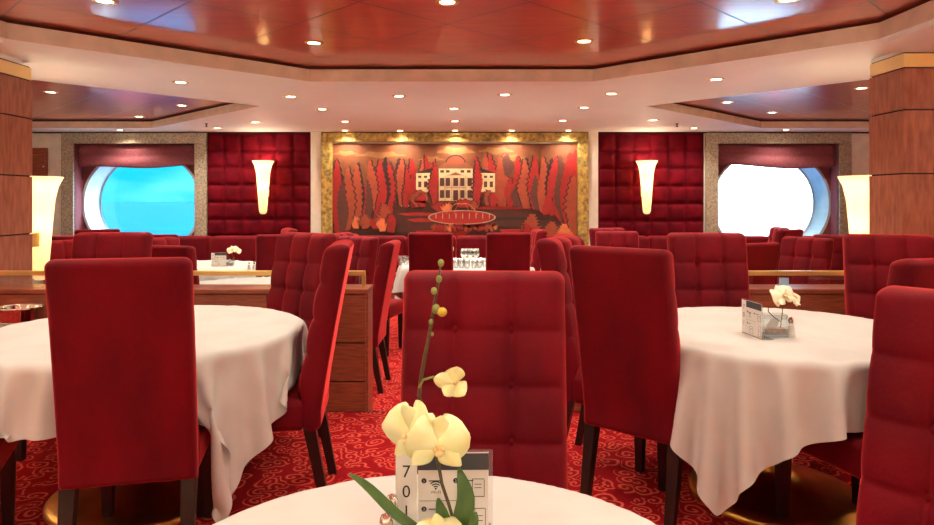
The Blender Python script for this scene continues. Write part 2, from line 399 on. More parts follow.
# small dark cupboard door on the far left wall strip
c_ = thing('wall_cabinet', 'dark wood wall cabinet behind the column, left of the blue porthole', 'cabinet', (-6.16, YW, 1.55))
obj('body', MB().box(-.16, .12, -.05, 0, .02, .52), wood, c_, bevel=.004); obj('knob', MB().ball((.09, -.06, .25), .012), brass, c_, smooth=True)

# ------------------------------------------------------------------ wall artwork
def artwork():
    t = thing('wall_artwork', 'large red and orange inlaid picture of villa, trees and fountain', 'artwork', (-.172, YW, 1.37))
    ox, oz = -.172, 1.37
    x0, x1, z0, z1 = -1.93, 1.585, .62, 2.155
    f = MB(); fx0, fx1, fz0, fz1 = -2.09, 1.74, .46, 2.285
    for a in ((fx0, fx1, z1, fz1), (fx0, fx1, fz0, z0), (fx0, x0, z0, z1), (x1, fx1, z0, z1)): f.box(a[0]-ox, a[1]-ox, -.07, 0, a[2]-oz, a[3]-oz)
    obj('frame', f, marble, t, bevel=.006)
    cols = dict(sky=(122, 66, 32), cloud=(150, 98, 52), ground=(80, 32, 18), dgr=(52, 24, 16), R=(160, 24, 17), O=(160, 66, 36), B=(92, 46, 34), D=(48, 22, 20),
                cream=(226, 196, 146), roof=(140, 76, 48), strip=(178, 34, 24), win=(84, 44, 30), line=(196, 160, 132), L=(226, 120, 70))
    keys = list(cols); ms = [mat('inlay_'+k, cols[k], .5, rgb2=tuple(v*.9 for v in cols[k]), scale=14) for k in keys]
    mb = MB(); layer = [0]
    def F(u, v, d): return ((320+u/3.459-467)/69.4-ox, d, H+(200-(130+v/3.459))/69.4-oz)
    U0, U1, V0 = 45, 888, 48
    def P(poly, k, thick=.0012):
        layer[0] += 1; d = -.012-layer[0]*.00022
        mb.mi = keys.index(k); mb.prism([(min(max(u, U0), U1), max(v, V0)) for u, v in poly], d, d+.0008, F)
    rr = random.Random(3)
    V1 = 415
    P([(U0, V0), (U1, V0), (U1, V1), (U0, V1)], 'sky')
    for cu, cv, w, h in ((210, 85, 80, 10), (470, 72, 60, 14), (610, 70, 55, 12), (660, 95, 40, 12), (90, 80, 40, 8), (385, 100, 40, 9)):
        P([(cu+w*math.cos(a)*(1+.25*math.sin(3*a)), cv+h*math.sin(a)*(1+.3*math.sin(5*a))) for a in [2*PI*i/24 for i in range(24)]], 'cloud')
    P([(U0, 255), (U1, 250), (U1, V1), (U0, V1)], 'ground')
    for a in ((270, 430, 285, 296), (300, 420, 305, 318), (520, 760, 262, 274), (430, 700, 330, 345), (560, 800, 300, 312), (330, 520, 345, 372), (620, 888, 340, 372), (110, 330, 350, 366)):
        P([(a[0], a[2]+4), (a[0]+(a[1]-a[0])*.4, a[2]), (a[1], a[2]+5), (a[1]-30, a[3]), (a[0]+25, a[3])], 'strip' if rr.random() < .6 else 'dgr')
    for a in ((280, 340, 259), (655, 720, 257)): P([(a[0], a[2]), (a[1], a[2]), (a[1], a[2]+5), (a[0], a[2]+5)], 'line')
    def tree(u, top, base, hw, k, jag=.22, lean=0):
        n = 10
        def side(sg, jg):
            q = []
            for i in range(n+1):
                t_ = i/n; w = hw*(min(1, t_*1.5)**.7)*(1-.5*max(0, t_-.55)/.45)
                v = top+(base-top)*t_; cu = u+lean*(1-t_)+3*math.sin(t_*7+u)
                q.append((cu+sg*w*(1+jg*rr.uniform(.3, 1.2)), v-4)); q.append((cu+sg*w*(1-jg*rr.uniform(.2, .8)), v+4+rr.uniform(0, 4)))
            return q
        sgn = rr.choice((-1, 1)); a_ = side(-1, jag*1.3 if sgn < 0 else jag*.4); b_ = side(1, jag*1.3 if sgn > 0 else jag*.4)
        if k in 'ROL' and hw > 13:
            P([(x+sgn*4.5, y-1) for x, y in a_+b_[::-1]], 'D')
        L, Rr = a_, b_
        P(L+Rr[::-1], k)
    for a in [(320, 92, 250, 22, 'R'), (352, 98, 240, 18, 'O'), (375, 80, 200, 14, 'R'), (398, 95, 200, 14, 'O'), (545, 85, 250, 20, 'R'), (570, 70, 230, 20, 'O'), (595, 80, 245, 22, 'R'),
              (280, 90, 255, 26, 'D'), (285, 95, 255, 24, 'O'), (250, 100, 262, 20, 'B'), (238, 110, 300, 24, 'R'), (222, 86, 260, 22, 'D'), (205, 95, 300, 24, 'R'), (180, 98, 270, 22, 'O'), (150, 190, 320, 20, 'D'), (158, 180, 320, 22, 'R'),
              (128, 105, 300, 28, 'D'), (126, 112, 318, 26, 'O'), (98, 118, 340, 22, 'O'), (62, 92, 345, 30, 'D'), (64, 98, 350, 28, 'R'), (78, 165, 345, 22, 'B'), (168, 165, 325, 15, 'B'), (330, 150, 262, 26, 'R'), (300, 130, 262, 16, 'R'),
              (628, 85, 258, 30, 'O'), (650, 78, 150, 22, 'B'), (655, 160, 262, 18, 'R'), (690, 85, 262, 26, 'R'), (680, 190, 262, 20, 'B'), (712, 88, 262, 24, 'D'), (710, 94, 265, 24, 'O'), (742, 80, 270, 22, 'R'), (748, 150, 272, 18, 'B'), (772, 84, 280, 22, 'O'),
              (800, 90, 285, 24, 'D'), (806, 84, 290, 26, 'R'), (835, 80, 300, 26, 'B'), (862, 70, 345, 34, 'R'), (880, 60, 372, 40, 'R'), (882, 150, 372, 34, 'O'), (800, 230, 292, 14, 'R')]:
        tree(*a, lean=rr.uniform(-8, 8))
    P([(785, 215), (818, 270), (838, 322), (826, 312), (806, 285), (772, 296), (766, 280)], 'R')
    # villa
    def rect(a, b, c, d, k): P([(a, c), (b, c), (b, d), (a, d)], k)
    for s in (-1, 1):
        m = 469
        def q(x): return m+s*x
        P([(q(88), 148), (q(136), 148), (q(136), 215), (q(88), 215)], 'cream')
        P([(q(60), 128), (q(92), 134), (q(142), 150), (q(60), 148)], 'D')
        for xx in (98, 118):
            rect(min(q(xx), q(xx+11)), max(q(xx), q(xx+11)), 158, 166, 'win'); rect(min(q(xx), q(xx+11)), max(q(xx), q(xx+11)), 178, 198, 'win')
    P([(469+36*math.cos(a), 118-32*math.sin(a)) for a in [PI*i/16 for i in range(17)]], 'D')
    P([(469+32*math.cos(a), 118-27*math.sin(a)) for a in [PI*i/16 for i in range(17)]], 'O')
    rect(411, 528, 132, 245, 'cream')
    P([(402, 134), (432, 113), (506, 113), (536, 134)], 'roof')
    for u in (416, 436, 486, 508): rect(u, u+13, 139, 148, 'win')
    P([(438, 158), (469, 144), (500, 158)], 'line'); P([(446, 157), (469, 147), (492, 157)], 'roof')
    for u in (415, 435, 461, 485, 510): rect(u, u+(15 if u != 461 else 17), 166, 194, 'win')
    rect(432, 507, 197, 201, 'line')
    for u in (415, 435, 461, 485, 510): rect(u, u+(15 if u != 461 else 17), 208, 243 if u == 461 else 235, 'win')
    for u in (431, 455, 481, 503): rect(u, u+3, 160, 245, 'line')
    for a in [(396, 105, 248, 17, 'R'), (545, 100, 248, 17, 'R'), (345, 205, 258, 34, 'O'), (352, 215, 258, 20, 'R'), (588, 205, 255, 26, 'O'), (600, 215, 256, 18, 'R'), (415, 245, 278, 26, 'R'), (500, 238, 262, 40, 'R'), (440, 250, 282, 22, 'L'), (530, 242, 270, 20, 'O')]:
        tree(*a, jag=.3)
    # fountain
    def ring(rx, ry, w, cv, k):
        n = 40
        for i in range(n):
            a, b = 2*PI*i/n, 2*PI*(i+1)/n
            P([(491+rx*math.cos(a), cv+ry*math.sin(a)), (491+rx*math.cos(b), cv+ry*math.sin(b)), (491+(rx-w)*math.cos(b), cv+(ry-w*.5)*math.sin(b)), (491+(rx-w)*math.cos(a), cv+(ry-w*.5)*math.sin(a))], k)
    P([(491+114*math.cos(a), 303+24*math.sin(a)) for a in [2*PI*i/32 for i in range(32)]], 'strip')
    ring(117, 25, 6, 302, 'line')
    for i in range(9):
        u = 400+i*23; P([(u, 288), (u+3, 288), (u+3, 306), (u, 306)], 'line')
    for s in (-1, 1):
        for w_ in (28, 55):
            pts = [(491+s*w_*i/8, 290-38*math.sin(PI*(.35+.65*i/8))) for i in range(9)]
            P(pts+[(x, y+3) for x, y in pts[::-1]], 'L')
    for i in range(16): tree(395+i*14, 322+rr.uniform(-3, 3), 340+rr.uniform(-3, 6), 10, rr.choice('RORL'), .35)
    for a in [(130, 295, 335, 20, 'L'), (160, 288, 335, 22, 'O'), (190, 300, 335, 20, 'R'), (225, 250, 345, 32, 'O'), (245, 285, 348, 24, 'R'), (215, 300, 345, 20, 'L'), (730, 285, 385, 38, 'O'), (715, 320, 385, 24, 'R'), (800, 310, 390, 34, 'O'), (765, 340, 390, 24, 'R'), (845, 320, 390, 30, 'L'), (690, 350, 395, 24, 'R')]:
        tree(*a, jag=.3)
    mb.mi = 0
    obj('picture', mb, ms, t)
artwork()

# ------------------------------------------------------------------ sconces
shade_m = bpy.data.materials.new('lit_alabaster'); shade_m.use_nodes = True
t_ = shade_m.node_tree; t_.nodes.clear()
a_ = N(t_, 'ShaderNodeBsdfTranslucent'); a_.inputs[0].default_value = (1, .86, .62, 1)
b_ = N(t_, 'ShaderNodeBsdfDiffuse'); b_.inputs[0].default_value = (.8, .72, .58, 1)
c_ = N(t_, 'ShaderNodeMixShader'); c_.inputs[0].default_value = .4; t_.links.new(a_.outputs[0], c_.inputs[1]); t_.links.new(b_.outputs[0], c_.inputs[2])
d_ = N(t_, 'ShaderNodeEmission'); d_.inputs[0].default_value = (1, .72, .34, 1); d_.inputs[1].default_value = .20
e_ = N(t_, 'ShaderNodeAddShader'); t_.links.new(c_.outputs[0], e_.inputs[0]); t_.links.new(d_.outputs[0], e_.inputs[1])
f_ = N(t_, 'ShaderNodeOutputMaterial'); t_.links.new(e_.outputs[0], f_.inputs[0])
def sconce_proto(label, loc, wall_dy):
    t = thing('wall_sconce', label, 'wall lamp', loc, 0, 'tall trumpet wall lamps')
    pr = [(.001, 0), (.03, .004), (.046, .02), (.055, .05), (.066, .2), (.08, .4), (.096, .58), (.117, .68), (.152, .75), (.148, .752), (.111, .675), (.09, .58), (.074, .4), (.056, .15), (.001, .06)]
    obj('lamp_shade', MB().lathe(pr, 32), shade_m, t, smooth=True)
    obj('wall_bracket', MB().box(-.04, .04, .06, wall_dy, .25, .35), brass, t, bevel=.004)
    l = bpy.data.lights.new('bulb', 'POINT'); l.energy = 1.9; l.color = (1, .74, .42); l.shadow_soft_size = .03
    o = bpy.data.objects.new('bulb', l); C.objects.link(o); o.parent = t; o.location = (0, 0, .42)
    l = bpy.data.lights.new('halogen', 'POINT'); l.energy = UP_SEEN; l.color = (1, .82, .6); l.shadow_soft_size = .04
    o = bpy.data.objects.new('halogen', l); C.objects.link(o); o.parent = t; o.location = (0, 0, .735)
    return t
sc0 = sconce_proto('lit trumpet wall lamp on velvet panel between blue porthole and picture', (-2.87, YW-.23, 1.12), .23)
def sconce(loc, label, sc=(1, 1, 1), rz=0): return dup(sc0, loc, rz, label, 'tall trumpet wall lamps', sc)
sconce((2.53, YW-.23, 1.12), 'lit trumpet wall lamp on velvet panel between picture and white porthole')
sconce((-3.19, 5.04, .72), 'lit trumpet lamp half hidden behind the wooden column by the blue porthole', (1.03,)*3, PI)
sconce((2.87, 4.91, .72), 'lit trumpet lamp half hidden behind the wooden column by the white porthole', (1.03,)*3, PI)

# unseen lamps and columns added around and behind the camera to brighten the ceiling
column('column.002', 2.80, 3.55, .2, .6); column('column.003', -3.86, -3.11, .2, .6)
hal = bpy.data.lights.new('halogen_added', 'POINT'); hal.energy = UP_ADDED; hal.color = (1, .92, .78); hal.shadow_soft_size = .06
for x, y, rz in ((-6.17, 1.6, PI/2), (-6.17, 4.6, PI/2), (5.97, 1.6, -PI/2), (5.97, 4.6, -PI/2), (-3.3, .83, PI), (2.98, .83, PI), (-3.3, -.03, 0), (2.98, -.03, 0), (-2.2, -2.37, PI), (-.15, -2.37, PI), (1.9, -2.37, PI)):
    q = sconce((x, y, .9 if abs(x) < 5 else 1.1), 'added trumpet wall lamp, unseen, to brighten the ceiling', (1, 1, 1), rz)
    for ch in q.children:
        if ch.name.startswith('halogen'): ch.data = hal
# ------------------------------------------------------------------ downlights
lens_m = mat('lit_lens', (255, 236, 200), .4, emit=14, ecol=(255, 226, 180))
def downlight_proto(loc, label, group):
    t = thing('ceiling_downlight', label, 'downlight', loc, 0, group)
    obj('trim_ring', MB().lathe([(.042, -.001), (.046, -.006), (.064, -.005), (.068, -.0005), (.042, -.0005)], 24), brass, t, smooth=True)
    obj('lens', MB().lathe([(.0005, -.002), (.042, -.002)], 24), lens_m, t)
    l = bpy.data.lights.new('lamp', 'SPOT'); l.energy = SPOT_W; l.color = WARM; l.spot_size = math.radians(140); l.spot_blend = .8; l.shadow_soft_size = .04
    o = bpy.data.objects.new('lamp', l); C.objects.link(o); o.parent = t; o.location = (0, 0, -.02)
    return t
DL = [
 ('coffer', (-2.0, 3.73), 'downlight in red coffer at upper left, lit by a blue reflection', 'downlights in the red coffer'),
 ('coffer', (-.11, 3.75), 'downlight in the middle of the red coffer, at top of photo', 'downlights in the red coffer'),
 ('coffer', (-1.07, 4.72), 'downlight in the red coffer, left of the two nearest its straight far edge', 'downlights in the red coffer'),
 ('coffer', (.81, 4.67), 'downlight in the red coffer, right of the two nearest its straight far edge', 'downlights in the red coffer'),
 ('coffer', (1.76, 3.70), 'downlight in red coffer at upper right, cut by top of photo', 'downlights in the red coffer'),
 ('soffit', (-2.38, 5.61), 'downlight in white ceiling between red coffer and left window coffer', 'downlights in the white ceiling'),
 ('soffit', (-1.67, 6.39), 'downlight leftmost in first white ceiling row behind the red coffer', 'downlights in the white ceiling'),
 ('soffit', (-.64, 6.36), 'downlight second from left in first white ceiling row behind red coffer', 'downlights in the white ceiling'),
 ('soffit', (.35, 6.27), 'downlight third from left in first white ceiling row behind red coffer', 'downlights in the white ceiling'),
 ('soffit', (1.33, 6.21), 'downlight rightmost in first white ceiling row behind the red coffer', 'downlights in the white ceiling'),
 ('soffit', (2.02, 5.47), 'downlight in white ceiling between red coffer and right window coffer', 'downlights in the white ceiling'),
 ('soffit', (-1.56, 7.27), 'downlight left of the three in second white ceiling row behind the coffer', 'downlights in the white ceiling'),
 ('soffit', (-.14, 7.23), 'downlight middle of the three in second white ceiling row behind the coffer', 'downlights in the white ceiling'),
 ('soffit', (1.24, 7.15), 'downlight right of the three in second white ceiling row behind the coffer', 'downlights in the white ceiling'),
 ('soffit', (-2.66, 8.48), 'downlight leftmost in third white ceiling row, beside the velvet panel', 'downlights in the white ceiling'),
 ('soffit', (-1.52, 8.43), 'downlight second from left in third white ceiling row before the picture', 'downlights in the white ceiling'),
 ('soffit', (-.15, 8.37), 'downlight in middle of third white ceiling row before the picture', 'downlights in the white ceiling'),
 ('soffit', (1.18, 8.32), 'downlight fourth from left in third white ceiling row before the picture', 'downlights in the white ceiling'),
 ('soffit', (2.29, 8.27), 'downlight rightmost in third white ceiling row, beside the velvet panel', 'downlights in the white ceiling'),
 ('soffit', (-3.40, 9.19), 'downlight close to wall at left corner of the left velvet panel', 'downlights in the white ceiling'),
 ('soffit', (3.09, 9.19), 'downlight close to wall at right corner of the right velvet panel', 'downlights in the white ceiling'),
 ('soffit', (-1.72, 9.52), 'first from left of five downlights washing the picture', 'downlights washing the picture'),
 ('soffit', (-.94, 9.52), 'second from left of five downlights washing the picture', 'downlights washing the picture'),
 ('soffit', (-.17, 9.52), 'third from left of five downlights washing the picture', 'downlights washing the picture'),
 ('soffit', (.63, 9.52), 'fourth from left of five downlights washing the picture', 'downlights washing the picture'),
 ('soffit', (1.43, 9.52), 'fifth from left of five downlights washing the picture', 'downlights washing the picture'),
 ('soffit', (-4.86, 9.45), 'downlight above the blue porthole', 'downlights in the white ceiling'),
 ('soffit', (4.44, 9.40), 'downlight above the white porthole', 'downlights in the white ceiling'),
 ('win', (-4.2, 6.81), 'downlight in left window coffer, nearest the column', 'downlights in the window coffers'),
 ('win', (-4.28, 8.81), 'downlight in left window coffer, nearest the porthole wall', 'downlights in the window coffers'),
 ('win', (-3.28, 7.77), 'downlight in left window coffer, nearest the velvet panel', 'downlights in the window coffers'),
 ('win', (3.84, 6.57), 'downlight in right window coffer, nearest the column', 'downlights in the window coffers'),
 ('win', (2.9, 7.52), 'downlight in right window coffer, nearest the velvet panel', 'downlights in the window coffers'),
 ('win', (3.8, 8.4), 'downlight in right window coffer, nearest the porthole wall', 'downlights in the window coffers'),
]
ZD = {'coffer': ZT+.12, 'soffit': ZT, 'win': ZT+.11}
dl0 = None
for kind, (x, y), lab, grp in DL:
    if dl0 is None: dl0 = downlight_proto((x, y, ZD[kind]), lab, grp)
    else: dup(dl0, (x, y, ZD[kind]), 0, lab, grp)
# unseen downlights added overhead and behind the camera as extra light
for x, y in ((-2.0, 2.4), (-.11, 2.6), (1.76, 2.4), (-2.0, 1.1), (-.11, 1.0), (1.76, 1.1), (-1.1, -.3), (.8, -.3)):
    dup(dl0, (x, y, ZD['coffer']), 0, 'added downlight in the red coffer, unseen above or behind the camera, for extra light', 'added unseen downlights overhead')
for x, y, lab in ((-2.79, 8.65, 'left'), (2.64, 8.65, 'right')):
    t = thing('ceiling_sprinkler', 'small sprinkler head on white ceiling near the %s velvet panel' % lab, 'sprinkler', (x-.55 if x < 0 else x+.05, y, ZT))
    obj('stem', MB().lathe([(.02, 0), (.02, -.006), (.008, -.01), (.008, -.04)], 12, cap=True), black, t); obj('deflector', MB().lathe([(.02, -.04), (.02, -.043)], 12, cap=True), black, t)

# ------------------------------------------------------------------ partitions
def partition(x0, x1, label, seam):
    t = thing('partition_cabinet', label, 'partition', ((x0+x1)/2, 4.32, 0)); cx = (x0+x1)/2; w = (x1-x0)/2
    b = MB(); b.mi = 1; b.box(-w+.01, w-.01, -.108, .112, -.13, .74)
    b.mi = 0
    n = max(2, round((x1-x0)/.62)); zs = [0.0, .19, .43, .735]
    for i in range(n):
        for a, c in zip(zs, zs[1:]):
            b.box(-w+2*w*i/n+.003, -w+2*w*(i+1)/n-.003, -.12, -.10, a+.004, c-.004)
            b.box(-w+2*w*i/n+.003, -w+2*w*(i+1)/n-.003, .10, .12, a+.004-(.13 if a == 0 else 0), c-.004)
    for s in (-1, 1): b.box(s*w-.012, s*w+.012, -.1, .1, -.13, .735)
    obj('body', b, [wood, dark], t)
    obj('top', MB().box(-w-.012, w+.012, -.125, .125, .735, .765), wood, t, bevel=.004)
    r = MB().box(-w+.02, w-.02, -.022, .012, .838, .868)
    obj('rail', r, brass, t, bevel=.003)
    k = max(2, round((x1-x0)/1.2))
    for i in range(k+1):
        x = -w+.03+(2*w-.06)*i/k; obj('post', MB().box(x-.012, x+.012, -.02, .01, .765, .842), brass, t)
    obj('glass_panel', MB().box(-w+.05, w-.05, -.008, -.002, .766, .842), glass_c, t)
    return t
partition(-3.09, -.63, 'low wood partition with brass rail behind the left round table', 0)
partition(.64, 2.79, 'low wood partition with brass rail behind the right round table', 0)

# ------------------------------------------------------------------ banquettes along the wall
def banquette(x0, x1, label):
    w = (x1-x0)/2; t = thing('banquette', label, 'banquette', ((x0+x1)/2, 9.2, LOW), 0, 'banquettes along the picture wall')
    obj('base', MB().box(-w, w, -.32, .30, 0, .28), wood, t)
    obj('seat', MB().box(-w, w, -.36, .30, .28, .46), velvet, t, smooth=True, bevel=.04, seg=4)
    b = MB(); n = max(2, round(2*w/.75))
    for i in range(n): b.box(-w+2*w*i/n+.004, -w+2*w*(i+1)/n-.004, .08, .34, .42, .95)
    obj('backrest', b, velvet, t, smooth=True, bevel=.05, seg=4)
    return t
banquette(-6.1, -3.58, 'long red banquette under the blue porthole')
banquette(-3.54, -1.95, 'red banquette under the velvet panel left of the picture')
bq = banquette(-1.55, 1.25, 'red banquette under the villa picture')
for x in (-1.72+.15, 1.44-.15):
    obj('arm', MB().box(x-.15-(-.15), x+.15-(-.15), -1.05, -.05, 0, 1.0), velvet, bq, smooth=True, bevel=.09, seg=5)
banquette(1.75, 3.3, 'red banquette under the velvet panel right of the picture')
banquette(3.34, 5.9, 'long red banquette under the white porthole')

# ------------------------------------------------------------------ chairs
HW = .222; TOP = 1.13
def chair_proto(label, loc, rz, group):
    t = thing('dining_chair', label, 'chair', loc, rz, group)
    def lines(a, b, step, edge):
        L = [0, .002, .005, .010, .016, .024]; L = [x for x in L if x < edge+.01]
        n = int((b-a-2*L[-1])/step); mid = [a+L[-1]+(b-a-2*L[-1])*i/n for i in range(1, n)]
        return [a+x for x in L]+mid+[b-x for x in L[::-1]]
    xs = lines(-HW, HW, .0075, .024); zs = lines(.34, TOP, .0085, .024)
    rows = [.965, .812, .659]; cols = [-HW/3*1.02, HW/3*1.02]
    def spine(z):
        q = max(0, (z-.42)/(TOP-.42)); return -.215-.125*q**1.12
    def edge(x, z):
        r = .026
        def e(d): d = min(max(d/r, 0), 1); return math.sqrt(max(0, 1-(1-d)**2))
        return min(e(HW-abs(x)), 1)*e(TOP-z)*e((z-.34))
    def bul(x, z):
        if z < .47: return 0
        du = min(abs(x-c) for c in cols); dz = min(abs(z-r) for r in rows)
        cr = .010*math.exp(-(du/.009)**2)+.012*math.exp(-(du/.034)**2)
        cz = .006*math.exp(-(dz/.008)**2)+.008*math.exp(-(dz/.034)**2)
        cz *= 1; dd = max(cr, cz)+.35*min(cr, cz)
        rb = min(math.hypot(x-c, z-r) for c in cols for r in rows); dd += .014*math.exp(-(rb/.022)**2)
        ed = min(HW-abs(x), TOP-z); dome = .016*(1-math.exp(-max(ed, 0)/.04))
        fade = min(1, max(0, (z-.47)/.05))
        return (dome+.012-dd)*fade
    vs = []; nx = len(xs)
    for side in (1, -1):
        for z in zs:
            hw = HW
            rr_ = .03
            if z > TOP-rr_: hw = HW-rr_*(1-math.sqrt(max(0, 1-((z-TOP+rr_)/rr_)**2)))
            for x in xs:
                e = edge(x, z); y = spine(z)+side*.040*e
                if side == 1: y += bul(x, z)*e+.008*e
                vs.append((x*hw/HW, y, z))
    mb = MB(); off = nx*len(zs); fs = []
    for r in range(len(zs)-1):
        for c in range(nx-1):
            a = r*nx+c; fs.append((a, a+1, a+nx+1, a+nx)); fs.append((a+off, a+nx+off, a+nx+1+off, a+1+off))
    mb.add(vs, fs)
    for z in rows:
        for c in cols: mb.ball((c, spine(z)+.040+.008+bul(c, z)+.001, z), .0135, 12, (1, .6, 1))
    obj('backrest', mb, velvet, t, smooth=True, merge=True)
    s = MB(); s.box(-HW+.002, HW-.002, -.19, .27, .34, .475)
    obj('seat', s, velvet, t, smooth=True, bevel=.03, seg=4)
    for sx in (-1, 1):
        f = MB(); x, y = sx*.192, .235
        def sq(x, y, z, h): return [(x-h, y-h, z), (x+h, y-h, z), (x+h, y+h, z), (x-h, y+h, z)]
        obj('leg', MB().hexa(sq(x, y, 0, .018), sq(x, y, .345, .025)), legwood, t, bevel=.002)
        obj('leg', MB().hexa(sq(x, -.275, 0, .018), sq(x, -.205, .36, .026)), legwood, t, bevel=.002)
    return t
first_chair = [None]
def chair(x, y, fx, fy, z0, label, group, scale=(1, 1, 1)):
    """x, y: middle of the top edge; fx, fy: the way it faces"""
    l = math.hypot(fx, fy); fx /= l; fy /= l; rz = math.atan2(-fx, fy)
    loc = (x+fx*.335, y+fy*.335, z0)
    if first_chair[0] is None:
        first_chair[0] = chair_proto(label, loc, rz, group); first_chair[0].scale = scale; return first_chair[0]
    return dup(first_chair[0], loc, rz, label, group, scale)
G1, G2, G3, GF = 'chairs at the left round table', 'chairs at the right round table', 'chairs at the near table', 'chairs beyond the partitions'
CH = [
 (-1.14, 2.22, -.22, .97, 0, 'red velvet chair at near left table, its plain back square to the camera', G1),
 (.05, 2.00, -.06, -1, 0, 'buttoned red velvet chair behind the near orchid, facing the camera', G3),
 (.61, 2.73, .66, .75, 0, 'red velvet chair turned half right, plain back, at left of the right table', G2),
 (1.19, 1.53, -.82, -.57, 0, 'red velvet chair cut by right edge of photo, nearest of all', G3),
 (1.62, 2.24, -.27, .96, 0, 'red velvet chair facing the right table, mostly hidden behind the nearest right-edge chair', G2),
 (1.39, 3.93, -.05, -1, 0, 'buttoned red chair straight behind the right round table', G2),
 (2.33, 3.74, -.3, -.95, 0, 'buttoned red chair in front of the right wooden column', G2),
 (.465, 3.5, .9, -.44, 0, 'red chair seen from its side, facing right between the two aisle chairs', G2),
 (-.925, 3.93, -.6, -.8, 0, 'buttoned bright red chair at the far right of the left round table', G1),
 (-.565, 3.08, -.98, -.12, 0, 'red chair seen edge on at the aisle side of left round table', G1),
 (-2.09, 4.0, .03, -1, 0, 'red chair right behind the near left plain-backed chair, facing the camera', G1),
 (-2.25, 2.25, .92, .4, 0, 'chair at left of left round table, only a dark leg in frame', G1),
 (-.58, 5.26, -1, .03, LOW, 'red chair seen edge on beyond the end of the left partition', GF),
 (-.95, 5.95, -.6, -.8, LOW, 'buttoned red chair behind the edge-on chair past the left partition', GF),
 (-1.25, 6.6, .95, -.25, LOW, 'dark red chair top peeping over the edge-on aisle chair at left', GF),
 (-.36, 6.64, .06, 1, LOW, 'left of two plain chair backs before the glass-laden far table', GF),
 (.41, 6.64, -.06, 1, LOW, 'right of two plain chair backs before the glass-laden far table', GF),
 (.80, 7.35, -1, -.05, LOW, 'chair seen edge on at the right end of the glass-laden far table', GF),
 (1.54, 6.95, .06, -1, LOW, 'small red chair facing camera below the right velvet panel', GF),
 (1.60, 7.75, .35, -.93, LOW, 'chair whose top edge shows just over the small chair below right velvet panel', GF),
 (-2.14, 4.78, .25, .97, LOW, 'plain chair back just beyond left partition, right of the column-side chairs', GF),
 (-2.66, 5.75, .9, -.4, LOW, 'buttoned chair peeping between plain backs beyond the left partition', GF),
 (-3.2, 5.45, .8, -.55, LOW, 'bright red buttoned chair edge beside the left column lamp', GF),
 (-4.05, 7.4, -.5, .85, LOW, 'dark chair top against the lower left rim of the blue porthole', GF),
 (-2.92, 6.3, -.03, 1, LOW, 'dark plain chair back below the middle of the blue porthole', GF),
 (-1.74, 6.3, -.3, .95, LOW, 'plain dark chair back at right end of the far left table', GF),
 (-2.0, 7.65, -.85, -.4, LOW, 'chair whose top edge shows above the bright buttoned chair at left', GF),
 (2.17, 5.04, -.45, .89, LOW, 'plain orange-lit chair back just beyond the right partition', GF),
 (2.93, 5.8, -.86, -.5, LOW, 'buttoned bright red chair beyond right partition, below the white porthole', GF),
 (3.42, 6.2, -.55, -.83, LOW, 'bright red chair beyond right partition beside the right column lamp', GF),
 (3.72, 8.0, -.98, .15, LOW, 'dark chair top seen edge on against the white porthole', GF),
 (3.55, 7.4, -.6, .8, LOW, 'dark plain chair back against the lower rim of the white porthole', GF),
]
for a in CH:
    chair(*a, scale=(1.07, 1, .983) if 'orchid' in a[5] else (1.06, 1, .978) if 'nearest of all' in a[5] else (1, 1, 1))

# ------------------------------------------------------------------ tables and cloths
TH = .735
def frame_of(key, cx, cy):
    for a in CH:
        if key in a[5]:
            l = math.hypot(a[2], a[3]); fx, fy = a[2]/l, a[3]/l
            return (a[0]+fx*.335-cx, a[1]+fy*.335-cy, fx, fy, 'turned half right' not in key)
def push_chairs(Q, chairs):
    for ox, oy, fx, fy, seat in chairs:
        dx = Q[:, 0]-ox; dy = Q[:, 1]-oy
        lx = dx*fy-dy*fx; ly = dx*fx+dy*fy; z = Q[:, 2]
        b = (np.abs(lx) < (.26 if seat else .20)) & (ly < -.135) & (ly > -.36) & (z < .70)
        ly[b] = -.135
        i = (np.abs(lx) < .245) & (ly > -.25) & (ly < .30) & (z < .495) & seat
        up = .495-z; fr = .30-ly; sd = .245-np.abs(lx)
        u = i & (up <= fr) & (up <= sd); f = i & ~u & (fr <= sd); q = i & ~u & ~f
        Q[u, 2] = .495; ly[f] = .30; lx[q] = np.sign(lx[q])*.245
        Q[:, 0] = ox+lx*fy+ly*fx; Q[:, 1] = oy-lx*fx+ly*fy
